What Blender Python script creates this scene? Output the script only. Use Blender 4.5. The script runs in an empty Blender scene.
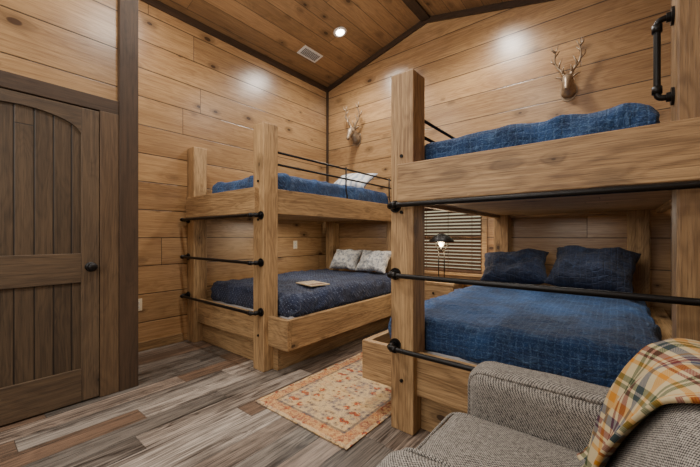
import bpy, bmesh, math, random
from mathutils import Vector, Matrix, noise
random.seed(4)
S = bpy.context.scene
COL = S.collection
R = math.radians

# ------------------------------------------------------------------ mesh helpers
def bm_(): return bmesh.new()

def box(bm, x0, x1, y0, y1, z0, z1, bev=0.0, seg=2):
    if x0 > x1: x0, x1 = x1, x0
    if y0 > y1: y0, y1 = y1, y0
    vs = [bm.verts.new(p) for p in [(x0,y0,z0),(x1,y0,z0),(x1,y1,z0),(x0,y1,z0),(x0,y0,z1),(x1,y0,z1),(x1,y1,z1),(x0,y1,z1)]]
    fs = [bm.faces.new([vs[i] for i in q]) for q in [(0,3,2,1),(4,5,6,7),(0,1,5,4),(1,2,6,5),(2,3,7,6),(3,0,4,7)]]
    if bev > 0:
        es = list({e for f in fs for e in f.edges})
        bmesh.ops.bevel(bm, geom=es, offset=bev, segments=seg, affect='EDGES', profile=0.6)
    return bm

def prism(bm, poly, axis, a0, a1):
    def P(p, a):
        if axis == 'y': return (p[0], a, p[1])
        if axis == 'x': return (a, p[0], p[1])
        return (p[0], p[1], a)
    A = [bm.verts.new(P(p, a0)) for p in poly]
    B = [bm.verts.new(P(p, a1)) for p in poly]
    bm.faces.new(A); bm.faces.new(B[::-1])
    n = len(poly)
    for i in range(n):
        bm.faces.new([A[i], B[i], B[(i+1) % n], A[(i+1) % n]])
    bmesh.ops.recalc_face_normals(bm, faces=bm.faces[:])
    return bm

def fillet(pts, r, n=6):
    pts = [Vector(p) for p in pts]
    out = [pts[0]]
    for i in range(1, len(pts)-1):
        a, b, c = pts[i-1], pts[i], pts[i+1]
        d1 = (a-b).normalized(); d2 = (c-b).normalized()
        rr = min(r, (a-b).length*.49, (c-b).length*.49)
        p0 = b + d1*rr; p2 = b + d2*rr
        for k in range(n+1):
            t = k/n
            out.append(p0*(1-t)**2 + b*2*t*(1-t) + p2*t*t)
    out.append(pts[-1])
    return out

def tube(bm, pts, rad, seg=12, sc=(1,1), cap=True):
    pts = [Vector(p) for p in pts]
    n = len(pts)
    if not isinstance(rad, (list, tuple)): rad = [rad]*n
    t0 = (pts[1]-pts[0]).normalized()
    up = Vector((0,0,1)) if abs(t0.z) < .9 else Vector((1,0,0))
    u = t0.cross(up).normalized(); v = u.cross(t0).normalized()
    rings = []
    prev = t0
    for i in range(n):
        if i == 0: t = t0
        elif i == n-1: t = (pts[i]-pts[i-1]).normalized()
        else: t = ((pts[i+1]-pts[i]).normalized() + (pts[i]-pts[i-1]).normalized()).normalized()
        q = prev.rotation_difference(t)
        u = q @ u; v = q @ v; prev = t
        rings.append([bm.verts.new(pts[i] + (u*math.cos(2*math.pi*k/seg)*sc[0] + v*math.sin(2*math.pi*k/seg)*sc[1])*rad[i]) for k in range(seg)])
    for a, b in zip(rings, rings[1:]):
        for k in range(seg):
            bm.faces.new([a[k], a[(k+1) % seg], b[(k+1) % seg], b[k]])
    if cap:
        bm.faces.new(rings[0][::-1]); bm.faces.new(rings[-1])
    return bm

def lathe(bm, prof, c, seg=24):
    c = Vector(c); rings = []
    for r, z in prof:
        rings.append([bm.verts.new(c + Vector((max(r, 1e-4)*math.cos(2*math.pi*k/seg), max(r, 1e-4)*math.sin(2*math.pi*k/seg), z))) for k in range(seg)])
    for a, b in zip(rings, rings[1:]):
        for k in range(seg):
            bm.faces.new([a[k], a[(k+1) % seg], b[(k+1) % seg], b[k]])
    bm.faces.new(rings[0][::-1]); bm.faces.new(rings[-1])
    return bm

def softbox(bm, c, h, r, n=(16, 16, 16), f=None, bottom=True):
    c = Vector(c); h = Vector(h)
    def g(i, n): return math.sin(math.pi/2*(2*i/n-1))
    def place(p):
        q = Vector((max(-(h.x-r), min(h.x-r, p.x)), max(-(h.y-r), min(h.y-r, p.y)), max(-(h.z-r), min(h.z-r, p.z))))
        d = p-q
        if d.length > 1e-7: p = q + d.normalized()*r
        if f: p = f(p)
        return p + c
    faces = [(0, 1, 2, 1), (0, 1, 2, -1), (1, 2, 0, 1), (1, 2, 0, -1), (2, 0, 1, 1), (2, 0, 1, -1)]
    for a, b, w, s in faces:
        if not bottom and w == 2 and s == -1: continue
        grid = []
        for i in range(n[a]+1):
            row = []
            for j in range(n[b]+1):
                p = Vector((0, 0, 0)); p[a] = g(i, n[a])*h[a]; p[b] = g(j, n[b])*h[b]; p[w] = s*h[w]
                row.append(bm.verts.new(place(p)))
            grid.append(row)
        for i in range(n[a]):
            for j in range(n[b]):
                q = [grid[i][j], grid[i+1][j], grid[i+1][j+1], grid[i][j+1]]
                bm.faces.new(q if s > 0 else q[::-1])
    bmesh.ops.remove_doubles(bm, verts=bm.verts[:], dist=1e-5)
    return bm

def pillow(bm, hx, hz, T, M, seed=0, rum=1.0):
    n = 40
    for s in (1, -1):
        grid = []
        for i in range(n+1):
            row = []
            for j in range(n+1):
                u = math.sin(math.pi/2*(2*i/n-1)); v = math.sin(math.pi/2*(2*j/n-1))
                th = T*max(0, (1-u**4))**.6*max(0, (1-v**4))**.6
                x = hx*u*(1-.10*(1-v*v)); z = hz*v*(1-.12*(1-u*u))
                x += .012*rum*noise.noise(Vector((v*2.5, seed, 1))); z += .018*rum*noise.noise(Vector((u*2.5, seed, 4)))
                nn = noise.noise(Vector((u*1.8+seed, v*1.8, s*1.3)))*.40*rum + (.5-abs(noise.noise(Vector((u*3.2+seed, v*3.2, s)))))*.30*rum + noise.noise(Vector((u*8+seed, v*8, s)))*.07*rum
                y = s*th*(1+nn)
                row.append(bm.verts.new(M @ Vector((x, y, z))))
            grid.append(row)
        for i in range(n):
            for j in range(n):
                q = [grid[i][j], grid[i+1][j], grid[i+1][j+1], grid[i][j+1]]
                bm.faces.new(q if s < 0 else q[::-1])
    bmesh.ops.remove_doubles(bm, verts=bm.verts[:], dist=1e-5)
    return bm

def obj(name, bm, mat, parent=None, smooth=False, **props):
    me = bpy.data.meshes.new(name)
    bm.to_mesh(me); bm.free()
    if smooth:
        for p in me.polygons: p.use_smooth = True
    me.materials.append(mat)
    o = bpy.data.objects.new(name, me)
    COL.objects.link(o)
    if parent is not None:
        o.parent = parent
        if parent.type == 'EMPTY':
            o.matrix_parent_inverse = parent.matrix_basis.inverted()
        else:
            o.matrix_parent_inverse = Matrix.Identity(4)
    for k, v in props.items(): o[k] = v
    return o

def thing(name, label, cat, loc=(0, 0, 0), group=None, kind=None):
    o = bpy.data.objects.new(name, None); COL.objects.link(o)
    o.location = loc; o.empty_display_size = .05
    if label: o['label'] = label
    if cat: o['category'] = cat
    if group: o['group'] = group
    if kind: o['kind'] = kind
    bpy.context.view_layer.update()
    return o

# ------------------------------------------------------------------ material helpers
class NT:
    def __init__(s, name):
        s.m = bpy.data.materials.new(name); s.m.use_nodes = True
        s.t = s.m.node_tree; s.b = s.t.nodes['Principled BSDF']
    def n(s, t, **k):
        x = s.t.nodes.new(t)
        for a, b in k.items(): setattr(x, a, b)
        return x
    def put(s, sock, v):
        if hasattr(v, 'is_output'): s.t.links.new(v, sock)
        else: sock.default_value = v
    def math(s, op, a, b=0.0, c=None):
        x = s.n('ShaderNodeMath', operation=op)
        s.put(x.inputs[0], a); s.put(x.inputs[1], b)
        if c is not None: s.put(x.inputs[2], c)
        return x.outputs[0]
    def mr(s, v, a, b, c, d):
        x = s.n('ShaderNodeMapRange'); x.interpolation_type = 'SMOOTHSTEP'
        s.put(x.inputs[0], v)
        for i, q in enumerate((a, b, c, d)): x.inputs[i+1].default_value = q
        return x.outputs[0]
    def mix(s, f, a, b, bt='MIX'):
        x = s.n('ShaderNodeMixRGB', blend_type=bt)
        s.put(x.inputs[0], f)
        for i, q in ((1, a), (2, b)):
            if hasattr(q, 'is_output'): s.t.links.new(q, x.inputs[i])
            else: x.inputs[i].default_value = (*q[:3], 1)
        return x.outputs[0]
    def comb(s, a, b, c):
        x = s.n('ShaderNodeCombineXYZ')
        for i, q in enumerate((a, b, c)): s.put(x.inputs[i], q)
        return x.outputs[0]
    def coords(s):
        tc = s.n('ShaderNodeTexCoord'); sp = s.n('ShaderNodeSeparateXYZ')
        s.t.links.new(tc.outputs['Object'], sp.inputs[0])
        return tc.outputs['Object'], [sp.outputs[i] for i in range(3)], tc
    def noise(s, vec, scale, detail=4, rough=.55, dist=0):
        x = s.n('ShaderNodeTexNoise'); s.put(x.inputs['Vector'], vec)
        x.inputs['Scale'].default_value = scale; x.inputs['Detail'].default_value = detail
        x.inputs['Roughness'].default_value = rough; x.inputs['Distortion'].default_value = dist
        return x.outputs['Fac']
    def bump(s, h, st=.3, d=.01):
        x = s.n('ShaderNodeBump'); x.inputs['Strength'].default_value = st; x.inputs['Distance'].default_value = d
        s.put(x.inputs['Height'], h); s.t.links.new(x.outputs[0], s.b.inputs['Normal'])
    def col(s, c): s.put(s.b.inputs['Base Color'], c if hasattr(c, 'is_output') else (*c, 1))
    def rough(s, v): s.put(s.b.inputs['Roughness'], v)

def srgb(r, g, b):
    f = lambda c: (c/255/12.92) if c/255 <= .04045 else ((c/255+.055)/1.055)**2.4
    return (f(r), f(g), f(b))

def wood(name, c1, c2, knot, across, along, w=None, L=3.0, rough=.38, var=.25, knots=.12, groove=.028, gdark=.02, bump=.35, gs=1.0, tint=None, ringamt=.24, contrast=.14, coat=0, rings=110.0, fine=.5, kfreq=1.0):
    m = NT(name)
    _, c, _ = m.coords()
    third = 3-across-along
    if w:
        pa = m.math('DIVIDE', c[across], w)
        idx = m.math('FLOOR', pa); fr = m.math('FRACT', pa)
        wn = m.n('ShaderNodeTexWhiteNoise', noise_dimensions='1D'); m.put(wn.inputs['W'], idx)
        la = m.math('ADD', m.math('DIVIDE', c[along], L), m.math('MULTIPLY', wn.outputs['Value'], 7.3))
        idx2 = m.math('FLOOR', la); fr2 = m.math('FRACT', la)
        w2 = m.n('ShaderNodeTexWhiteNoise', noise_dimensions='3D'); m.put(w2.inputs['Vector'], m.comb(idx, idx2, 3.0))
        rnd = w2.outputs['Value']
        e1 = m.math('MINIMUM', fr, m.math('SUBTRACT', 1.0, fr))
        e2 = m.math('MULTIPLY', m.math('MINIMUM', fr2, m.math('SUBTRACT', 1.0, fr2)), 1.6*L/w)
        edge = m.math('MINIMUM', e1, e2)
        gm = m.mr(edge, 0.0, groove, 1.0, 0.0)
    else:
        oi = m.n('ShaderNodeObjectInfo'); rnd = oi.outputs['Random']; gm = None
    off = m.math('MULTIPLY', rnd, 37.0)
    kd = None
    if knots > 0:
        v = m.n('ShaderNodeTexVoronoi'); v.inputs['Scale'].default_value = kfreq
        kv = m.comb(m.math('ADD', m.math('MULTIPLY', c[along], 2.9), off), m.math('MULTIPLY', c[across], 5.0), m.math('MULTIPLY', c[third], 5.0))
        m.put(v.inputs['Vector'], kv)
        kd = v.outputs['Distance']
        vc = m.n('ShaderNodeSeparateColor'); m.t.links.new(v.outputs['Color'], vc.inputs[0])
        ks = m.math('ADD', .45, m.math('MULTIPLY', vc.outputs[0], 1.0))
        kd = m.math('DIVIDE', kd, ks)
        bend = m.mr(kd, 0.0, .36, .9, 0.0)
    al = c[along]
    vec = m.comb(m.math('ADD', m.math('MULTIPLY', al, 1.8*gs), off), m.math('MULTIPLY', c[across], 60.0*gs), m.math('MULTIPLY', c[third], 60.0*gs))
    g1 = m.noise(vec, 1.0, 8, .7, .4)
    vec2 = m.comb(m.math('ADD', m.math('MULTIPLY', al, .75*gs), off), m.math('MULTIPLY', c[across], 5.0*gs), m.math('MULTIPLY', c[third], 5.0*gs))
    g2 = m.noise(vec2, 1.0, 3, .45, .5)
    vec3 = m.comb(m.math('ADD', m.math('MULTIPLY', al, 7.0), off), m.math('MULTIPLY', c[across], 240.0), m.math('MULTIPLY', c[third], 240.0))
    g3 = m.noise(vec3, 1.0, 3, .6, 0)
    ph = m.math('MULTIPLY', g2, rings)
    if kd is not None: ph = m.math('ADD', ph, m.math('MULTIPLY', bend, 12.0))
    ring = m.math('POWER', m.math('ADD', m.math('MULTIPLY', m.math('SINE', ph), .5), .5), 1.8)
    base = m.math('ADD', m.math('MULTIPLY', g1, .6), m.math('MULTIPLY', g2, .4))
    g = m.mr(base, .5-contrast, .5+contrast, 0.0, 1.0)
    g = m.math('ADD', m.math('MULTIPLY', g, 1-ringamt), m.math('MULTIPLY', ring, ringamt))
    colr = m.mix(g, c1, c2)
    if tint:
        w3 = m.math('FRACT', m.math('MULTIPLY', rnd, 13.7))
        colr = m.mix(m.mr(w3, .3, .9, 0.0, .9), colr, m.mix(g, tint, c2))
    colr = m.mix(m.math('MULTIPLY', m.mr(g3, .5, .7, 0, 1), fine), colr, m.mix(.5, c2, knot))
    br = m.math('ADD', 1-var*.6, m.math('MULTIPLY', rnd, var))
    colr = m.mix(1.0, colr, m.comb(br, br, br), 'MULTIPLY')
    h = m.math('ADD', m.math('MULTIPLY', g, .2), m.math('MULTIPLY', g3, .15))
    if kd is not None:
        km = m.mr(kd, knots*.55, knots*.9, 1.0, 0.0)
        halo = m.mr(kd, knots*.8, knots*2.4, .45, 0.0)
        colr = m.mix(m.math('MAXIMUM', m.math('MULTIPLY', km, .94), halo), colr, knot)
    if gm is not None:
        colr = m.mix(m.math('MULTIPLY', gm, 1-gdark), colr, (knot[0]*.2, knot[1]*.2, knot[2]*.2))
        h = m.math('SUBTRACT', h, gm)
    m.col(colr); m.rough(m.math('ADD', rough-.06, m.math('MULTIPLY', g1, .14)))
    if coat:
        m.b.inputs['Coat Weight'].default_value = coat; m.b.inputs['Coat Roughness'].default_value = .27
        cb = m.n('ShaderNodeBump'); cb.inputs['Strength'].default_value = .4; cb.inputs['Distance'].default_value = .006
        m.put(cb.inputs['Height'], g2); m.t.links.new(cb.outputs[0], m.b.inputs['Coat Normal'])
    m.bump(h, bump, .006)
    return m.m

def plain(name, c, rough=.5, metal=0, nscale=None, amt=.12, bump=0, emis=None, es=1):
    m = NT(name)
    o, cc, _ = m.coords()
    f = m.noise(o, nscale or 30, 3)
    m.col(m.mix(f, tuple(x*(1-amt) for x in c), tuple(min(1, x*(1+amt)) for x in c)))
    m.rough(rough); m.b.inputs['Metallic'].default_value = metal
    if bump: m.bump(f, bump, .003)
    if emis:
        m.b.inputs['Emission Color'].default_value = (*emis, 1); m.b.inputs['Emission Strength'].default_value = es
    return m.m

PA, PB, PK = srgb(202, 164, 116), srgb(152, 114, 75), srgb(62, 38, 22)
M_wall_y = wood('pine_planks_left', PA, PB, PK, 2, 1, w=.283, L=7.0, rough=.30, var=.38, coat=.8, knots=.12)
M_wall_x = wood('pine_planks_end', PA, PB, PK, 2, 0, w=.283, L=7.0, rough=.32, var=.38, coat=.8, knots=.12)
CA, CB, CK = srgb(168, 130, 88), srgb(128, 96, 62), srgb(54, 35, 20)
M_ceil = wood('ceiling_planks', CA, CB, CK, 0, 1, w=.20, L=5.0, rough=.38, var=.3, knots=.115, coat=.3)
TA, TB, TK = srgb(196, 162, 116), srgb(130, 101, 68), srgb(54, 35, 21)
TW = dict(rough=.5, var=.26, knots=.13, contrast=.11, ringamt=.28, bump=.7, rings=105.0, fine=.8)
M_bz = wood('timber_vertical', TA, TB, TK, 0, 2, **TW)
M_bx = wood('timber_cross', TA, TB, TK, 2, 0, **TW)
M_by = wood('timber_long', TA, TB, TK, 2, 1, **TW)
M_deck = wood('deck_planks', TA, TB, TK, 1, 0, w=.14, L=3, rough=.55, var=.2, knots=.1)
DA, DB, DK = srgb(80, 61, 45), srgb(52, 39, 28), srgb(22, 16, 11)
M_dz = wood('dark_trim_vertical', DA, DB, DK, 1, 2, rough=.5, var=.1, knots=.06)
M_dy = wood('dark_trim_long', DA, DB, DK, 2, 1, rough=.5, var=.1, knots=.06)
M_dx = wood('dark_trim_cross', DA, DB, DK, 2, 0, rough=.5, var=.1, knots=.06)
OA, OB, OK_ = srgb(104, 85, 64), srgb(65, 52, 40), srgb(27, 20, 15)
M_doorz = wood('door_wood_vertical', OA, OB, OK_, 1, 2, rough=.5, var=.1, knots=.07, fine=.7)
M_doory = wood('door_wood_rail', OA, OB, OK_, 2, 1, rough=.5, var=.1, knots=.07, fine=.7)
M_doorp = wood('door_panel_boards', srgb(97, 79, 59), srgb(60, 48, 36), OK_, 1, 2, w=.092, L=9, rough=.5, var=.25, knots=.07, groove=.08, fine=.7)
M_casing = wood('casing_wood', srgb(114, 91, 66), srgb(76, 58, 42), OK_, 1, 2, rough=.5, var=.1, knots=.07)
M_floor = wood('rustic_floor_planks', srgb(176, 166, 155), srgb(54, 45, 39), srgb(26, 20, 17), 0, 1, w=.165, L=1.25, rough=.33, var=1.0, knots=.05, groove=.020, gdark=.05, bump=.3, gs=1.0, tint=srgb(116, 88, 66), contrast=.08, rings=80.0, fine=.9)
M_black = plain('black_iron', srgb(28, 27, 27), .42, .6, 60, .2, .1)
M_bronze = plain('pewter_bronze_metal', srgb(158, 138, 114), .4, .4, 40, .5, .3)
M_white = plain('white_paint', srgb(226, 222, 214), .5)
M_beige = plain('almond_plastic', srgb(230, 216, 188), .4)
M_slot = plain('dark_slot', srgb(30, 28, 26), .6)
M_lens = plain('lamp_lens', (1, .93, .82), .4, emis=(1, .92, .8), es=18)
M_bulb = plain('lamp_bulb', (1, .9, .7), .4, emis=(1, .76, .44), es=4)
M_matt = plain('mattress_ticking', srgb(205, 205, 208), .9, bump=.3)
M_slat = plain('blind_slat_wood', srgb(82, 55, 35), .5, 0, 20, .25)
M_tan = plain('cream_cover', srgb(214, 190, 150), .55, 0, 12, .12)
M_tan2 = plain('brown_print', srgb(132, 92, 56), .6)

def quilt(name, c1, c2, thread, sp, diag=False, tamt=.35, bs=.5, r2=1.0, lw=.16, lb_=.6):
    m = NT(name)
    o, c, _ = m.coords()
    x, y, z = c
    yy = m.math('ADD', y, z)
    wob = m.math('MULTIPLY', m.math('SUBTRACT', m.noise(o, 5, 3), .5), .03)
    a, b = (m.math('ADD', x, yy), m.math('SUBTRACT', x, yy)) if diag else (x, yy)
    def line(q, s, wd):
        f = m.math('FRACT', m.math('DIVIDE', m.math('ADD', q, wob), s))
        e = m.math('MINIMUM', f, m.math('SUBTRACT', 1.0, f))
        return m.mr(e, 0.0, wd, 1.0, 0.0)
    la, lb = line(a, sp, lw), line(b, sp*(1 if diag else r2), lw)
    ln = m.math('MAXIMUM', la, lb)
    big = m.noise(o, 3.2, 5, .6, .5)
    crum = m.noise(o, 11, 5, .65, 1.4)
    fine = m.noise(o, 170, 2)
    base = m.mix(m.mr(big, .35, .65, 0, 1), c1, c2)
    base = m.mix(m.mr(crum, .5, .75, 0, .3), base, thread)
    base = m.mix(m.mr(fine, .45, .75, 0, .25), base, thread)
    dots = m.math('MULTIPLY', la, lb)
    base = m.mix(m.math('MULTIPLY', dots if diag else m.math('MULTIPLY', ln, m.mr(fine, .42, .58, .1, 1.0)), tamt), base, thread)
    m.col(base); m.rough(.85)
    m.b.inputs['Sheen Weight'].default_value = .05
    m.bump(m.math('ADD', m.math('ADD', m.math('MULTIPLY', m.math('SUBTRACT', 1.0, ln), lb_), m.math('MULTIPLY', crum, 4.0)), m.math('MULTIPLY', big, 2.0)), bs, .012)
    return m.m
M_qR = quilt('blue_quilt', srgb(13, 42, 82), srgb(26, 68, 120), srgb(104, 140, 182), .034, False, .32, .75, 1.0, .2, .22)
M_qL = quilt('navy_quilt', srgb(19, 28, 55), srgb(28, 43, 78), srgb(146, 162, 192), .045, True, .9, .6)
M_navy = quilt('navy_quilted_pillow', srgb(11, 18, 37), srgb(18, 29, 55), srgb(62, 84, 120), .04, False, .25, .7)

def mottled():
    m = NT('mottled_pillow'); o, c, _ = m.coords()
    f = m.noise(o, 24, 3, .5, 1.0)
    m.col(m.mix(m.mr(f, .44, .60, 0, .75), srgb(212, 210, 204), srgb(122, 130, 142))); m.rough(.9); m.bump(f, .3, .004)
    return m.m
M_mot = mottled()
def striped():
    m = NT('white_blue_pillow'); o, c, _ = m.coords()
    s = m.math('FRACT', m.math('MULTIPLY', m.math('ADD', c[0], m.math('MULTIPLY', m.noise(o, 5, 2), .05)), 11))
    m.col(m.mix(m.mr(s, .55, .7, 0, .6), srgb(226, 226, 224), srgb(110, 138, 172))); m.rough(.9)
    return m.m
M_str = striped()

def tweed():
    m = NT('grey_tweed'); o, c, _ = m.coords()
    f = m.noise(o, 210, 4, .95); f3 = m.noise(o, 70, 2); f4 = m.noise(o, 650, 2)
    w1 = m.math('SINE', m.math('MULTIPLY', m.math('ADD', c[0], c[2]), 700)); w2 = m.math('SINE', m.math('MULTIPLY', m.math('ADD', c[1], m.math('MULTIPLY', c[2], .4)), 700))
    k = m.math('ADD', m.math('MULTIPLY', m.math('MULTIPLY', w1, w2), .17), m.math('ADD', m.math('MULTIPLY', f, .8), m.math('MULTIPLY', f3, .2)))
    cr = m.mix(m.mr(k, .39, .60, 0, 1), srgb(46, 45, 45), srgb(176, 171, 163))
    cr = m.mix(m.mr(f4, .5, .7, 0, .3), cr, srgb(90, 87, 84))
    m.col(cr); m.rough(.95); m.bump(k, .8, .004)
    return m.m
M_tweed = tweed()

def plaid():
    m = NT('plaid_throw'); tc = m.n('ShaderNodeTexCoord'); sp = m.n('ShaderNodeSeparateXYZ')
    m.t.links.new(tc.outputs['UV'], sp.inputs[0])
    cream, green, must, mar, blu = (208, 196, 164), (70, 90, 50), (206, 152, 44), (126, 28, 30), (60, 76, 112)
    def ramp(v, rep):
        f = m.math('FRACT', m.math('MULTIPLY', v, rep))
        r = m.n('ShaderNodeValToRGB'); r.color_ramp.interpolation = 'CONSTANT'
        cr = r.color_ramp
        stops = [(0, cream), (.07, green), (.14, cream), (.17, green), (.22, cream), (.32, must), (.42, cream), (.50, blu), (.60, cream), (.66, mar), (.73, cream), (.76, mar), (.79, cream), (.86, must), (.91, cream)]
        cr.elements[0].position = 0; cr.elements[0].color = (*srgb(*stops[0][1]), 1)
        cr.elements[1].position = stops[1][0]; cr.elements[1].color = (*srgb(*stops[1][1]), 1)
        for p, q in stops[2:]:
            e = cr.elements.new(p); e.color = (*srgb(*q), 1)
        m.put(r.inputs[0], f); return r.outputs[0]
    a = ramp(sp.outputs[0], 4.0); b = ramp(sp.outputs[1], 4.0)
    tw = m.math('FRACT', m.math('MULTIPLY', m.math('ADD', sp.outputs[0], sp.outputs[1]), 150))
    k = m.mix(m.mr(tw, .3, .7, .35, .65), a, b)
    k = m.mix(.55, k, m.mix(1.0, a, b, 'MULTIPLY'))
    m.col(k); m.rough(.92)
    m.bump(m.noise(tc.outputs['UV'], 300, 2), .4, .003)
    return m.m
M_plaid = plaid()

def rugmat():
    m = NT('distressed_rug'); o, c, _ = m.coords()
    x, y, z = c
    ax = m.math('ABSOLUTE', x); py = m.math('PINGPONG', y, .26)
    vec = m.comb(ax, py, 0.0)
    def vor(sc, me='EUCLIDEAN'):
        v = m.n('ShaderNodeTexVoronoi'); v.distance = me; v.inputs['Scale'].default_value = sc; m.put(v.inputs['Vector'], vec); return v
    v1 = vor(14); v2 = vor(30)
    n1 = m.noise(vec, 26, 6, .75, 2.2); n2 = m.noise(o, 38, 8, .8, .8); n3 = m.noise(o, 5, 5, .65, .5); n4 = m.noise(o, 130, 3, .7)
    red = m.mix(m.mr(n1, .42, .58, 0, 1), srgb(146, 52, 30), srgb(190, 104, 50))
    gold = m.mix(m.mr(n3, .4, .6, 0, 1), srgb(198, 162, 108), srgb(140, 128, 118))
    cc = m.mix(m.mr(v1.outputs['Distance'], .28, .36, 0, 1), red, gold)
    cc = m.mix(m.mr(v2.outputs['Distance'], .20, .28, .8, 0), cc, srgb(80, 66, 66))
    cc = m.mix(m.mr(v2.outputs['Distance'], .50, .56, 0, .75), cc, srgb(206, 178, 132))
    cc = m.mix(m.mr(n2, .52, .60, 0, .7), cc, srgb(96, 88, 88))
    cc = m.mix(m.mr(n3, .54, .68, 0, .4), cc, srgb(176, 126, 78))
    cc = m.mix(m.mr(n4, .5, .7, 0, .5), cc, srgb(72, 56, 50))
    wob = m.math('MULTIPLY', m.math('SUBTRACT', n2, .5), .02)
    ex = m.math('SUBTRACT', .415, ax); ey = m.math('SUBTRACT', .77, m.math('ABSOLUTE', y))
    e = m.math('ADD', m.math('MINIMUM', ex, ey), wob)
    band = m.math('MULTIPLY', m.mr(e, .025, .03, 0, 1), m.mr(e, .095, .10, 1, 0))
    bcol = m.mix(m.mr(n1, .45, .55, 0, 1), srgb(140, 52, 30), srgb(196, 150, 92))
    cc = m.mix(m.math('MULTIPLY', band, .65), cc, bcol)
    ln = m.math('MULTIPLY', m.mr(e, .097, .102, 0, 1), m.mr(e, .115, .12, 1, 0))
    cc = m.mix(m.math('MULTIPLY', ln, .6), cc, srgb(70, 60, 62))
    m.col(cc); m.rough(.95); m.bump(n2, .5, .004)
    return m.m
M_rug = rugmat()
def glass(name, c=(.9, .95, .95), rough=.02, ior=1.05):
    m = NT(name); m.col(c); m.rough(rough); m.b.inputs['Transmission Weight'].default_value = 1.0; m.b.inputs['IOR'].default_value = ior
    return m.m
M_glass = glass('window_glass')

# ------------------------------------------------------------------ room shell
XL, YG, XR = -3.70, 3.98, .36
XD, YE = -2.90, .917
RX, RZ, PT = -1.93, 3.995, .24
ST = dict(kind='structure')
def zc(x): return RZ - PT*abs(x-RX)

b = bm_(); box(b, -3.9, 1.7, -2.0, 4.2, -.1, 0); obj('floor', b, M_floor, **ST)
b = bm_()
prism(b, [(XL-.15, zc(XL-.15)), (RX, RZ), (RX, RZ+.12), (XL-.15, zc(XL-.15)+.12)], 'y', -1.95, 4.1)
prism(b, [(RX, RZ), (1.65, zc(1.65)), (1.65, zc(1.65)+.12), (RX, RZ+.12)], 'y', -1.95, 4.1)
obj('ceiling', b, M_ceil, **ST)
b = bm_(); box(b, XL-.12, XL, YE, YG+.12, 0, 3.6); obj('wall_left', b, M_wall_y, **ST)
b = bm_(); box(b, XD-.12, XD, -1.9, YE, 0, 3.8); box(b, XL-.12, XD-.12, YE-.12, YE, 0, 3.7); obj('wall_left_door_side', b, M_wall_y, **ST)
WX0, WX1, WZ0, WZ1 = -2.06, -1.23, .70, 1.55
b = bm_()
box(b, XL, WX0, YG, YG+.12, 0, 2.0); box(b, WX1, XR, YG, YG+.12, 0, 2.0)
box(b, WX0, WX1, YG, YG+.12, 0, WZ0); box(b, WX0, WX1, YG, YG+.12, WZ1, 2.0)
prism(b, [(XL, 2.0), (XR, 2.0), (XR, zc(XR)+.05), (RX, RZ+.05), (XL, zc(XL)+.05)], 'y', YG, YG+.12)
obj('wall_back', b, M_wall_x, **ST)
b = bm_(); box(b, XR, XR+.12, .28, YG+.12, 0, 3.5); box(b, XR+.12, 1.5, .28, .40, 0, 3.4); box(b, 1.5, 1.62, -1.9, .40, 0, 3.3)
obj('wall_right', b, M_wall_y, **ST)
b = bm_(); box(b, XD, 1.5, -1.9, -1.8, 0, 3.3); prism(b, [(XD, 3.3), (1.5, 3.2), (RX, RZ)], 'y', -1.9, -1.8)
obj('wall_front', b, M_wall_x, **ST)
b = bm_(); box(b, XD-.02, XD+.045, YE-.095, YE+.03, 0, 3.74, .004); obj('trim_1', b, M_dz, **ST)
b = bm_(); box(b, XD, XD+.035, -1.8, YE-.095, 2.045, 2.145, .004); obj('trim_2', b, M_dy, **ST)
b = bm_(); box(b, XL, XL+.03, YG-.03, YG, 0, 3.56, .004); obj('trim_3', b, M_dz, **ST)
b = bm_(); box(b, XL, XL+.03, YE, YG, 3.50, 3.575, .004); obj('trim_4', b, M_dy, **ST)
b = bm_()
prism(b, [(XL, zc(XL)-.07), (RX, RZ-.07), (RX, RZ), (XL, zc(XL))], 'y', YG-.03, YG)
obj('trim_5', b, M_dx, **ST)
b = bm_()
prism(b, [(RX, RZ-.07), (XR, zc(XR)-.07), (XR, zc(XR)), (RX, RZ)], 'y', YG-.03, YG)
obj('trim_6', b, M_dx, **ST)
b = bm_(); prism(b, [(RX-.06, zc(RX-.06)-.03), (RX+.06, zc(RX+.06)-.03), (RX+.06, zc(RX+.06)), (RX, RZ), (RX-.06, zc(RX-.06))], 'y', -1.8, YG-.03); obj('trim_7', b, M_dy, **ST)
b = bm_(); box(b, XL, XL+.018, YE, 1.66, 0, .09, .003); obj('baseboard_left', b, M_by, **ST)

# door
YD0, YD1 = -.107, .703
dr = thing('door_1', 'dark brown plank door with arched upper panel and black knob', None, (XD, (YD0+YD1)/2, 0), kind='structure')
y0, y1 = YD0+.102, YD1-.102
for a, c in ((YD0, y0), (y1, YD1)):
    b = bm_(); box(b, XD, XD+.035, a, c, .012, 2.035, .004); obj('stile', b, M_doorz, dr)
b = bm_(); box(b, XD, XD+.0345, y0, y1, .83, 1.03, .003); obj('mid_rail', b, M_doory, dr)
b = bm_(); box(b, XD, XD+.0345, y0, y1, .012, .235, .003); obj('bottom_rail', b, M_doory, dr)
b = bm_(); N = 24; spring, peak = 1.84, 1.965
lo = []
for i in range(N+1):
    t = i/N; yy = y0+(y1-y0)*t; lo.append((yy, spring+(peak-spring)*math.sqrt(max(0, 1-(2*t-1)**2*.98))))
for i in range(N):
    prism(b, [lo[i], lo[i+1], (lo[i+1][0], 2.035), (lo[i][0], 2.035)], 'x', XD, XD+.0345)
bmesh.ops.remove_doubles(b, verts=b.verts[:], dist=1e-5)
obj('arched_top_rail', b, M_doory, dr)
b = bm_(); box(b, XD, XD+.016, y0, y1, .2, .85); obj('lower_panel', b, M_doorp, dr)
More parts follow.
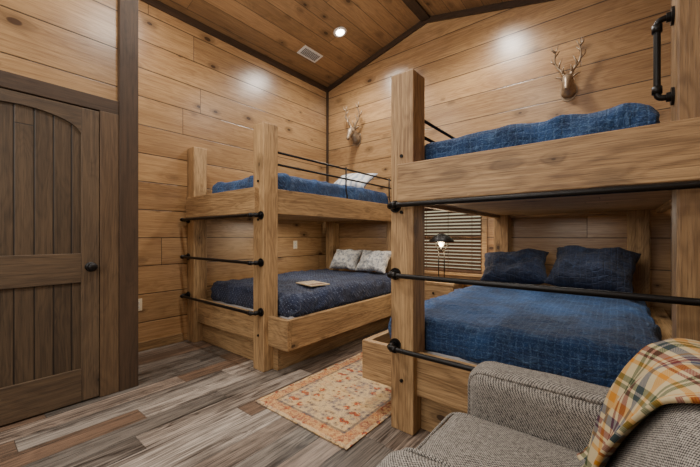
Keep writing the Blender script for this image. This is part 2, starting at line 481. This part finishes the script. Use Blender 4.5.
b = bm_(); box(b, XD, XD+.016, y0, y1, 1.01, 1.98); obj('upper_panel', b, M_doorp, dr)
b = bm_(); tube(b, [(XD+.034, .652, .935), (XD+.042, .652, .935)], .033, 20)
tube(b, [(XD+.04, .652, .935), (XD+.07, .652, .935)], .012, 12)
tube(b, [(XD+.062, .652, .935), (XD+.068, .652, .935), (XD+.078, .652, .935), (XD+.09, .652, .935), (XD+.098, .652, .935), (XD+.102, .652, .935)], [.012, .022, .029, .029, .021, .008], 20)
obj('door_knob', b, M_black, dr, smooth=True)
b = bm_(); box(b, XD, XD+.04, YD1+.003, YE-.097, 0, 2.045, .004); obj('trim_8', b, M_casing, **ST)

# window
wn = thing('window_1', 'window in the end wall between the bunks', None, ((WX0+WX1)/2, YG, WZ0), kind='structure')
b = bm_()
box(b, WX0-.06, WX0, YG-.02, YG, WZ0-.06, WZ1+.06, .003); box(b, WX1, WX1+.06, YG-.02, YG, WZ0-.06, WZ1+.06, .003)
box(b, WX0, WX1, YG-.02, YG, WZ1, WZ1+.06, .003)
obj('window_casing', b, M_bx, wn)
b = bm_(); box(b, WX0-.08, WX1+.08, YG-.05, YG, WZ0-.03, WZ0, .003); obj('window_sill', b, M_bx, wn)
b = bm_()
for x in (WX0, WX1-.04): box(b, x, x+.04, YG+.07, YG+.11, WZ0, WZ1)
for z in (WZ0, (WZ0+WZ1)/2-.02, WZ1-.04): box(b, WX0, WX1, YG+.07, YG+.11, z, z+.04)
obj('window_sash', b, M_bx, wn)
b = bm_(); box(b, WX0, WX1, YG+.085, YG+.091, WZ0, WZ1); obj('window_pane', b, M_glass, wn)

bl = thing('window_blind', 'dark brown wooden slatted blind covering the window between the bunks', 'blinds', ((WX0+WX1)/2, YG+.03, WZ0))
b = bm_(); box(b, WX0+.005, WX1-.005, YG+.005, YG+.055, WZ1-.05, WZ1-.004, .003); obj('head_rail', b, M_slat, bl)
b = bm_(); n = 19
for i in range(n):
    zz = WZ0+.035+i*(WZ1-.07-WZ0-.03)/(n-1)
    c, s = math.cos(R(33))*.024, math.sin(R(33))*.024
    prism(b, [(YG+.03-c, zz-s), (YG+.03+c, zz+s), (YG+.03+c, zz+s+.003), (YG+.03-c, zz-s+.003)], 'x', WX0+.008, WX1-.008)
obj('slats', b, M_slat, bl)
b = bm_()
for x in (WX0+.12, (WX0+WX1)/2, WX1-.12): tube(b, [(x, YG+.004, WZ0+.02), (x, YG+.004, WZ1-.03)], .0025, 6)
obj('ladder_cord', b, M_slat, bl)
b = bm_(); box(b, WX0+.008, WX1-.008, YG+.012, YG+.05, WZ0+.004, WZ0+.02, .003); obj('bottom_rail', b, M_slat, bl)

# ceiling fixtures
tilt = math.atan(PT)
KL = .92
def downlight(x, y, label, power):
    z = zc(x); s = 1 if x < RX else -1
    M = Matrix.Translation((x, y, z)) @ Matrix.Rotation(-s*tilt, 4, 'Y')
    t = thing('recessed_light', label, 'ceiling light', (x, y, z), 'recessed ceiling downlights')
    b = bm_(); lathe(b, [(.052, -.002), (.056, -.010), (.085, -.008), (.088, -.001)], (0, 0, 0), 32); b.transform(M)
    obj('trim_ring', b, M_white, t, smooth=True)
    b = bm_(); lathe(b, [(.002, -.012), (.052, -.011), (.052, -.003)], (0, 0, 0), 32); b.transform(M)
    obj('lens', b, M_lens, t)
    l = bpy.data.lights.new('downlight', 'SPOT'); l.energy = power*KL; l.spot_size = R(160); l.spot_blend = .9; l.shadow_soft_size = .13; l.color = (1, .94, .86)
    o = bpy.data.objects.new('downlight_lamp', l); COL.objects.link(o); o.location = (x, y, z-.06)
downlight(-2.787, 3.237, 'round white recessed ceiling light shining above the left bunk', 150)
downlight(-1.07, 3.237, 'recessed ceiling light above the right bunk near the end wall', 150)
downlight(-2.787, 1.25, 'recessed ceiling light above the floor before the left bunk', 150)
downlight(-1.07, 1.25, 'recessed ceiling light above the foot of the right bunk', 130)
downlight(-2.3, -.7, 'recessed ceiling light near the door', 95)
downlight(-.6, -.7, 'recessed ceiling light behind the armchair', 100)

v = thing('ceiling_vent', 'white slotted air vent in the sloped ceiling beside the recessed light', 'vent', (-3.3, 3.2, zc(-3.3)))
Mv = Matrix.Translation((-3.3, 3.2, zc(-3.3))) @ Matrix.Rotation(-tilt, 4, 'Y')
b = bm_(); box(b, -.085, .085, -.17, .17, -.010, 0, .003); b.transform(Mv); obj('frame', b, M_white, v)
b = bm_()
for i in range(13): box(b, -.058, .058, -.135+i*.0215, -.126+i*.0215, -.0125, -.0095)
b.transform(Mv); obj('slots', b, M_slot, v)

def outlet(y, z, label):
    t = thing('wall_outlet', label, 'outlet', (XL, y, z), 'wall outlets')
    b = bm_(); box(b, XL, XL+.006, y-.038, y+.038, z-.06, z+.06, .002); obj('cover_plate', b, M_beige, t)
    for dz in (-.022, .022):
        b = bm_(); box(b, XL+.005, XL+.009, y-.017, y+.017, z+dz-.015, z+dz+.015, .003)
        r = obj('receptacle', b, M_white, t)
        b = bm_(); box(b, XL+.0085, XL+.0096, y-.008, y-.005, z+dz-.006, z+dz+.006); box(b, XL+.0085, XL+.0096, y+.005, y+.008, z+dz-.006, z+dz+.006)
        obj('slot', b, M_slot, r)
outlet(1.22, .465, 'almond wall outlet low on the plank wall before the left bunk')
outlet(3.28, 1.02, 'almond wall outlet above the lower mattress of the left bunk')

# ------------------------------------------------------------------ bunks
YF = 1.70
def bunk(xw, s, label, qmat):
    X = lambda a: xw + s*a
    t = thing('bunk_bed', label, 'bunk bed', (X(.69), 2.8, 0), 'timber bunk beds against the end wall')
    def part(name, a0, a1, y0, y1, z0, z1, mat, bev=.006, par=None):
        b = bm_(); box(b, X(a0), X(a1), y0, y1, z0, z1, bev); return obj(name, b, mat, par or t)
    for a in (0, 1.23):
        part('post', a, a+.15, YF, YF+.15, 0, 2.115, M_bz, .008)
        part('post', a if a else .10, (a if a else .10)+.15, 3.82, 3.97, 0, 1.56, M_bz, .008)
    part('upper_foot_board', .07, 1.31, YF-.045, YF, 1.345, 1.565, M_bx)
    for a in (.02, 1.32): part('upper_side_board', a, a+.045, YF+.15, 3.82, 1.345, 1.565, M_by)
    part('upper_head_board', .15, 1.23, 3.88, 3.93, 1.345, 1.565, M_bx)
    part('upper_deck', .065, 1.32, YF+.02, 3.87, 1.375, 1.40, M_deck, .002)
    part('lower_foot_board', .01, 1.63, YF+.045, YF+.09, .215, .465, M_bx)
    part('lower_side_board', 1.585, 1.63, YF+.09, 3.96, .215, .465, M_by)
    part('lower_side_board', .01, .13, YF+.15, 3.90, .36, .53, M_by)
    part('lower_deck', .02, 1.585, YF+.09, 3.93, .33, .36, M_deck, .002)
    part('base_panel', .02, 1.44, YF+.10, YF+.13, 0, .215, M_bx, .003)
    part('base_panel', 1.41, 1.44, YF+.13, 3.90, 0, .215, M_by, .003)
    for z in (1.62, 1.29, .30):
        b = bm_(); tube(b, [(X(1.305), YF+.001, z), (X(1.305), YF-.008, z)], .011, 6); obj('bolt', b, M_black, t)
    for z in (1.325, .925, .505):
        a0, a1 = .034, 1.346
        b = bm_(); tube(b, fillet([(X(a0), YF, z), (X(a0), YF-.085, z), (X(a1), YF-.085, z), (X(a1), YF, z)], .03), .0135, 14)
        for a in (a0, a1):
            tube(b, [(X(a), YF-.03, z), (X(a), YF-.066, z)], .019, 14)
            d = 1 if a == a0 else -1
            tube(b, [(X(a+d*.02), YF-.085, z), (X(a+d*.055), YF-.085, z)], .019, 14)
        g = obj('rung', b, M_black, t, smooth=True)
        for a in (a0, a1):
            b = bm_(); tube(b, [(X(a), YF, z), (X(a), YF-.009, z)], .036, 22); tube(b, [(X(a), YF-.008, z), (X(a), YF-.026, z)], .022, 16)
            obj('flange', b, M_black, g)
    for z in (1.905, 1.795):
        b = bm_(); tube(b, [(X(1.305), YF+.15, z), (X(1.305), YG, z)], .0105, 12)
        g = obj('guard_rail', b, M_black, t, smooth=True)
        for y, d in ((YF+.15, .008), (YG, -.008)):
            b = bm_(); tube(b, [(X(1.305), y, z), (X(1.305), y+d, z)], .03, 18); obj('flange', b, M_black, g)
    for y in (2.85, 3.75):
        b = bm_(); tube(b, [(X(1.342), y, 1.565), (X(1.342), y, 1.60), (X(1.325), y, 1.66), (X(1.325), y, 1.92)], .009, 10)
        obj('rail_support', b, M_black, t, smooth=True)
    where = 'left' if s > 0 else 'right'
    for lvl, (a0, a1, z0, z1) in {'upper': (.19, 1.29, 1.402, 1.71), 'lower': (.15, 1.53, .362, .615)}.items():
        ya, yb = YF+.18, 3.80
        b = bm_(); cx = (X(a0)+X(a1))/2
        softbox(b, (cx, (ya+yb)/2, (z0+z1)/2), ((a1-a0)/2-.012, (yb-ya)/2-.012, (z1-z0)/2), .05, (10, 10, 6))
        o = obj('mattress', b, M_matt, smooth=True); o['label'] = f'{lvl} mattress of the {where} bunk under its blue quilt'; o['category'] = 'mattress'; o['group'] = 'bunk mattresses'
        b = bm_(); zt = z1+.028; zb = z0+.01 if lvl == 'upper' else z0+.05
        seed = 3.7*(1 if s > 0 else 2)+(9 if lvl == 'upper' else 0)
        def f(p, seed=seed, a0=a0, a1=a1):
            q = Vector((p.x*2.4+seed, p.y*2.4, p.z*4))
            w = noise.noise(q)*.014+(.3-abs(noise.noise(q*2.3)))*.026+(.3-abs(noise.noise(Vector((q.x*1.5+q.y*2.5, q.y*1.2, seed)))))*.020+noise.noise(q*6)*.006
            p = p.copy()
            p.z += max(-.008, w)*(1 if p.z > 0 else .2)
            k = w*1.2
            if abs(p.x) > (a1-a0)/2-.03: p.x += math.copysign(max(-.003, k), p.x)
            if abs(p.y) > (yb-ya)/2-.03: p.y += math.copysign(max(-.003, k), p.y)
            return p
        softbox(b, (cx, (ya+yb)/2, (zt+zb)/2), ((a1-a0)/2+.006, (yb-ya)/2+.006, (zt-zb)/2), .075 if lvl == 'upper' else .085, (64, 80, 14), f, bottom=False)
        lab = {('upper', 'left'): 'blue quilt tucked over the upper mattress of the left bunk', ('lower', 'left'): 'navy quilt with small stitched diamonds on the lower left bunk',
               ('upper', 'right'): 'blue stitched quilt on the upper mattress of the right bunk', ('lower', 'right'): 'wide blue stitched quilt covering the lower mattress of the right bunk'}[(lvl, where)]
        o = obj('quilt', b, M_qR if lvl == 'upper' else qmat, smooth=True); o['label'] = lab; o['category'] = 'quilt'; o['group'] = 'bunk quilts'
    return t
bL = bunk(-3.69, 1, 'timber bunk bed against the left wall with booklet on its lower bed', M_qL)
bR = bunk(.32, -1, 'near timber bunk bed on the right behind the armchair', M_qR)
b = bm_(); hx, hy = .122, YF+.075
tube(b, fillet([(.17, hy, 1.69), (hx, hy, 1.69), (hx, hy, 2.0), (.17, hy, 2.0)], .025), .0115, 14)
for z in (1.69, 2.0):
    d = .02 if z < 1.9 else -.02
    tube(b, [(hx, hy, z+d), (hx, hy, z+d*2.4)], .0165, 14)
hd = obj('grab_handle', b, M_black, bR, smooth=True)
for z in (1.69, 2.0):
    b = bm_(); tube(b, [(.17, hy, z), (.161, hy, z)], .034, 22); tube(b, [(.162, hy, z), (.148, hy, z)], .018, 16); obj('flange', b, M_black, hd)

# pillows
def mkpillow(x, y, z, hx, hz, T, lean, yaw, mat, label, seed, group, roll=0, rum=1):
    M = Matrix.Translation((x, y, z)) @ Matrix.Rotation(R(yaw), 4, 'Z') @ Matrix.Rotation(R(lean), 4, 'X') @ Matrix.Rotation(R(roll), 4, 'Y')
    b = bm_(); pillow(b, hx, hz, T, M, seed, rum)
    o = obj('pillow', b, mat, smooth=True); o['label'] = label; o['category'] = 'pillow'; o['group'] = group
mkpillow(-3.04, 3.66, .815, .25, .165, .08, -32, 0, M_mot, 'mottled white and grey pillow nearer the left wall on lower left bunk', 1, 'bed pillows')
mkpillow(-2.54, 3.64, .815, .25, .165, .08, -32, -3, M_mot, 'mottled white and grey pillow nearer the aisle on lower left bunk', 5, 'bed pillows')
mkpillow(-2.78, 3.47, 1.875, .31, .20, .07, -56, 4, M_str, 'white and blue pillow on the upper left bunk', 8, 'bed pillows', 3)
mkpillow(-.80, 3.58, .845, .30, .20, .105, -48, 5, M_navy, 'dark navy pillow nearer the window on lower right bunk', 11, 'bed pillows', -4, 1.3)
mkpillow(-.175, 3.53, .865, .31, .23, .12, -48, -5, M_navy, 'larger dark navy pillow at the wall side of lower right bunk', 14, 'bed pillows', 4, 1.4)

t = thing('booklet', 'cream booklet with brown printed cover on the navy quilt of lower left bunk', 'booklet', (-2.42, 2.38, .652))
Mb = Matrix.Translation((-2.42, 2.38, .660)) @ Matrix.Rotation(R(-12), 4, 'Z')
b = bm_(); box(b, -.15, .15, -.11, .11, 0, .010, .002); b.transform(Mb); obj('cover', b, M_tan, t)
b = bm_()
for i in range(5): box(b, -.125, -.02+.02*(i % 3), -.085+i*.036, -.075+i*.036, .0098, .0106)
box(b, .04, .13, -.085, .075, .0098, .0106)
b.transform(Mb); obj('printed_cover_panel', b, M_tan2, t)

# nightstand + lamp
t = thing('nightstand', 'small wooden nightstand under the window between the bunks', 'nightstand', (-1.64, 3.74, 0))
b = bm_(); box(b, -1.88, -1.40, 3.55, 3.93, .59, .62, .005); obj('top', b, M_bx, t)
b = bm_(); box(b, -1.86, -1.42, 3.57, 3.91, .40, .589, .003); obj('body', b, M_bx, t)
b = bm_(); box(b, -1.84, -1.44, 3.56, 3.571, .42, .57, .003); d = obj('drawer', b, M_bx, t)
b = bm_(); tube(b, [(-1.64, 3.56, .495), (-1.64, 3.54, .495)], [.006, .014], 14); obj('knob', b, M_black, d)
b = bm_(); box(b, -1.86, -1.42, 3.57, 3.91, .12, .14, .003); obj('shelf', b, M_bx, t)
for x in (-1.86, -1.46):
    for y in (3.57, 3.87):
        b = bm_(); box(b, x, x+.04, y, y+.04, 0, .41, .003); obj('leg', b, M_bz, t)
lx, ly, lz = -1.61, 3.70, .621
t = thing('table_lamp', 'black iron table lamp with dark shade and glowing bulb before the blind', 'lamp', (lx, ly, lz))
b = bm_(); lathe(b, [(.07, 0), (.07, .012), (.05, .02), (.016, .028), (.012, .04)], (lx, ly, lz)); obj('base', b, M_black, t, smooth=True)
b = bm_(); tube(b, [(lx-.035, ly, lz+.03), (lx-.035, ly, lz+.38)], .006, 10); tube(b, [(lx+.035, ly, lz+.03), (lx+.035, ly, lz+.38)], .006, 10); tube(b, [(lx-.04, ly, lz+.36), (lx+.04, ly, lz+.36)], .007, 8); tube(b, [(lx, ly, lz+.36), (lx, ly, lz+.40)], .014, 12)
for sx in (-1, 1): tube(b, fillet([(lx+sx*.035, ly, lz+.37), (lx+sx*.07, ly, lz+.40), (lx+sx*.07, ly, lz+.47), (lx, ly, lz+.53)], .03), .004, 8)
obj('stem', b, M_black, t, smooth=True)
b = bm_()
prof = [(.018, .56), (.045, .55), (.10, .52), (.142, .475), (.145, .462)]
lathe(b, prof + [(r-.004, z-.003) for r, z in prof[::-1]], (lx, ly, lz), 28); obj('lamp_shade', b, M_black, t, smooth=True)
b = bm_(); lathe(b, [(.012, .40), (.024, .415), (.036, .445), (.032, .47), (.015, .50)], (lx, ly, lz), 20); obj('bulb', b, M_bulb, t, smooth=True)
l = bpy.data.lights.new('lamp_glow', 'POINT'); l.energy = 9; l.color = (1, .72, .42); l.shadow_soft_size = .04
o = bpy.data.objects.new('lamp_glow', l); COL.objects.link(o); o.location = (lx, ly-.07, lz+.40)

# deer mounts
def deer(x, z, label, sc=1.0, turn=0):
    t = thing('deer_mount', label, 'wall mount', (x, YG, z), 'metallic deer heads on the end wall')
    M = Matrix.Translation((x, YG, z)) @ Matrix.Rotation(R(turn), 4, 'Z') @ Matrix.Scale(sc, 4)
    b = bm_()
    tube(b, [(0, 0, -.05), (0, -.03, -.03), (0, -.08, .01), (0, -.115, .045), (0, -.14, .055), (0, -.165, .045), (0, -.185, .01), (0, -.205, -.03), (0, -.222, -.065), (0, -.232, -.085), (0, -.234, -.097)],
         [.085, .08, .068, .060, .060, .056, .046, .034, .031, .027, .012], 20, sc=(.88, 1)); b.transform(M)
    h = obj('head', b, M_bronze, t, smooth=True)
    b = bm_(); tube(b, [(0, -.236, -.072), (0, -.250, -.080), (0, -.252, -.090)], [.02, .018, .006], 12, sc=(1, .7)); b.transform(M)
    obj('nose', b, M_bronze, h, smooth=True)
    for sx in (-1, 1):
        b = bm_(); tube(b, [(sx*.04, -.12, .07), (sx*.07, -.11, .095), (sx*.10, -.105, .11), (sx*.125, -.10, .112)], [.012, .026, .018, .003], 12, sc=(1, .45)); b.transform(M)
        obj('ear', b, M_bronze, h, smooth=True)
        b = bm_(); lathe(b, [(.001, -.008), (.006, -.006), (.008, 0), (.006, .006), (.001, .008)], (sx*.046, -.172, .04), 10); b.transform(M)
        obj('eye', b, M_black, h, smooth=True)
        b = bm_()
        main = fillet([(sx*.025, -.12, .09), (sx*.05, -.11, .16), (sx*.115, -.10, .24), (sx*.13, -.13, .35), (sx*.085, -.15, .45)], .06, 5)
        n = len(main); tube(b, main, [.019*(1-.7*i/(n-1)) for i in range(n)], 10)
        for base, tip in (((.038, -.115, .13), (.03, -.17, .20)), ((.085, -.105, .20), (.05, -.13, .31)), ((.118, -.108, .27), (.165, -.10, .35)), ((.125, -.12, .33), (.075, -.12, .40)), ((.115, -.14, .39), (.15, -.16, .46))):
            p0 = Vector((sx*base[0], base[1], base[2])); p1 = Vector((sx*tip[0], tip[1], tip[2])); pm = (p0+p1)/2+Vector((sx*.012, 0, -.008))
            tube(b, [p0, pm, p1], [.013, .010, .003], 8)
        b.transform(M); obj('antler', b, M_bronze, t, smooth=True)
    b = bm_(); tube(b, [(0, 0, -.04), (0, -.012, -.04)], .10, 24, sc=(.85, 1.1)); b.transform(M); obj('mounting_plate', b, M_bronze, t)
deer(-.38, 2.64, 'antlered deer head high on the end wall above the right bunk', .88, 0)
deer(-3.08, 2.66, 'antlered deer head on the end wall above the left bunk', .98, 0)

# rug
rx0, rx1, ry0, ry1 = -1.95, -1.125, 1.36, 2.90
b = bm_(); box(b, -(rx1-rx0)/2, (rx1-rx0)/2, -(ry1-ry0)/2, (ry1-ry0)/2, 0, .008, .003)
o = obj('rug', b, M_rug); o.location = ((rx0+rx1)/2, (ry0+ry1)/2, .001)
o['label'] = 'distressed rust and gold patterned rug on the floor between the bunks'; o['category'] = 'rug'

# ------------------------------------------------------------------ armchair
t = thing('armchair', 'grey tweed upholstered armchair with plaid throw over its back', 'armchair', (-.15, 1.0, 0))
def nf(amp, fr, sd):
    return lambda p: p + Vector((noise.noise(p*fr+Vector((sd, 0, 0))), noise.noise(p*fr+Vector((0, sd, 5))), noise.noise(p*fr+Vector((9, 0, sd)))))*amp
b = bm_(); softbox(b, (-.10, 1.0, .21), (.34, .43, .11), .03, (14, 14, 8)); obj('frame', b, M_tweed, t, smooth=True)
def piping(pts, r=.0055):
    b = bm_(); tube(b, fillet(pts, .06, 6), r, 8); return b
for yc, hw, hh in ((.67, .105, .25), (1.362, .088, .262)):
    b = bm_(); softbox(b, (-.14, yc, .12+hh), (.325, hw, hh), .065, (30, 24, 30), nf(.009, 5, yc)); a = obj('arm', b, M_tweed, t, smooth=True)
    for yy in (yc-hw+.019, yc+hw-.019):
        b = piping([(-.449, yy, .15), (-.449, yy, .104+hh*2), (.05, yy, .104+hh*2)]); obj('piping', b, M_tweed, a, smooth=True)
def puff(hx, hy, hz, k, ax):
    def f(p):
        p = p.copy()
        q = [p.x/hx, p.y/hy, p.z/hz]
        o = [i for i in range(3) if i != ax]
        p[ax] += math.copysign(k, p[ax])*(1-min(1, q[o[0]]**2))*(1-min(1, q[o[1]]**2))*abs(q[ax])
        return p + Vector((0, 0, 1))*(noise.noise(p*6)*.009+noise.noise(p*14)*.003)
    return f
b = bm_(); softbox(b, (-.255, 1.02, .39), (.25, .25, .085), .045, (28, 28, 14), puff(.25, .25, .085, .028, 2)); sc_ = obj('seat_cushion', b, M_tweed, t, smooth=True)
b = piping([(-.035, .782, .467), (-.497, .782, .467), (-.497, 1.258, .467), (-.035, 1.258, .467)]); obj('piping', b, M_tweed, sc_, smooth=True)
P0 = Vector((-.035, 0, .50)); ta = R(20)
U = Vector((math.sin(ta), 0, math.cos(ta))); Nn = Vector((-math.cos(ta), 0, math.sin(ta)))
def backpt(u, n, y):
    p = P0 + U*u + Nn*n; p.y = y; return p
HB = .27
b = bm_(); softbox(b, (0, 0, 0), (.085, .385, HB), .075, (16, 30, 26), puff(.085, .385, HB, .018, 0))
cb = backpt(HB-.14, -.085, .985)
b.transform(Matrix.Translation(cb) @ Matrix.Rotation(ta, 4, 'Y')); obj('back', b, M_tweed, t, smooth=True)
for x in (-.40, .18):
    for y in (.63, 1.37):
        b = bm_(); tube(b, [(x, y, 0), (x, y, .11)], [.018, .027], 4); obj('leg', b, M_doorz, t)

# throw
path = [(.12, -.212), (.26, -.202), (.36, -.178), (.405, -.14), (.422, -.09), (.405, -.03), (.36, .010), (.28, .026), (.18, .034), (.09, .032), (.0, .024), (-.03, .035)]
pp = [Vector((a, 0, c)) for a, c in path]
fine = []
for i in range(len(pp)-1):
    for k in range(6): fine.append(pp[i].lerp(pp[i+1], k/6))
fine.append(pp[-1])
for _ in range(3): fine = [fine[0]]+[(fine[i-1]+fine[i]*2+fine[i+1])/4 for i in range(1, len(fine)-1)]+[fine[-1]]
b = bm_(); uvl = b.loops.layers.uv.new('UV'); NY = 60; grid = []; dist = 0
for i, q in enumerate(fine):
    if i: dist += (q-fine[i-1]).length
    s_ = i/(len(fine)-1); row = []
    ya = .78+.22*max(0, (s_-.35)/.65); yb = 1.36-.10*s_
    for j in range(NY+1):
        w = j/NY; y = ya+(yb-ya)*w
        fold = .013*math.sin(w*math.pi*5+s_*2.6+math.sin(s_*5))+.009*noise.noise(Vector((w*4, s_*5, 2)))
        drop = -.05*max(0, (y-1.27)/.10)**2
        p = backpt(q.x + (drop if q.x > .30 else 0), q.z+.006+max(-.003, fold)+drop*.8, y)
        v_ = b.verts.new(p); row.append((v_, (y+.25*dist, dist-.25*y+1)))
    grid.append(row)
for i in range(len(grid)-1):
    for j in range(NY):
        q = [grid[i][j], grid[i+1][j], grid[i+1][j+1], grid[i][j+1]]
        fc = b.faces.new([a[0] for a in q])
        for lp, a in zip(fc.loops, q): lp[uvl].uv = a[1]
o = obj('throw_blanket', b, M_plaid, smooth=True)
sm = o.modifiers.new('thick', 'SOLIDIFY'); sm.thickness = .010; sm.offset = 1
o['label'] = 'plaid throw in cream, mustard, green, blue and maroon draped over the armchair back'; o['category'] = 'throw'

# ------------------------------------------------------------------ lights
def area(loc, rot, size, e, c=(1, .97, .92)):
    l = bpy.data.lights.new('fill_light', 'AREA'); l.energy = e; l.size = size; l.color = c
    o = bpy.data.objects.new('fill_light', l); COL.objects.link(o); o.location = loc; o.rotation_euler = [R(a) for a in rot]
area((-1.3, -1.2, 2.2), (72, 0, 18), 1.8, 44)  # added general fill from behind the camera, no fixture in the room
area((-1.7, 1.2, 2.5), (180, 0, 0), 1.6, 34)  # added upward fill to brighten the ceiling, stands for no lamp
area((-3.0, 2.9, 1.33), (0, 0, 0), .6, 8, (1, .90, .76))  # added fill below the left upper deck, no fixture there
area((-.35, 2.9, 1.33), (0, 0, 0), .6, 7, (1, .92, .8))  # added fill inside the right bunk, likewise without a fixture
w = bpy.data.worlds.new('World'); S.world = w; w.use_nodes = True
w.node_tree.nodes['Background'].inputs[0].default_value = (.72, .62, .42, 1)
w.node_tree.nodes['Background'].inputs[1].default_value = .9

cam = bpy.data.cameras.new('Camera'); co = bpy.data.objects.new('Camera', cam); COL.objects.link(co)
co.location = (0, 0, 1.15); co.rotation_euler = (R(90), 0, R(39)); cam.sensor_width = 36; cam.lens = 330/700*36; cam.shift_y = 2.5/700; cam.clip_start = .02
S.camera = co
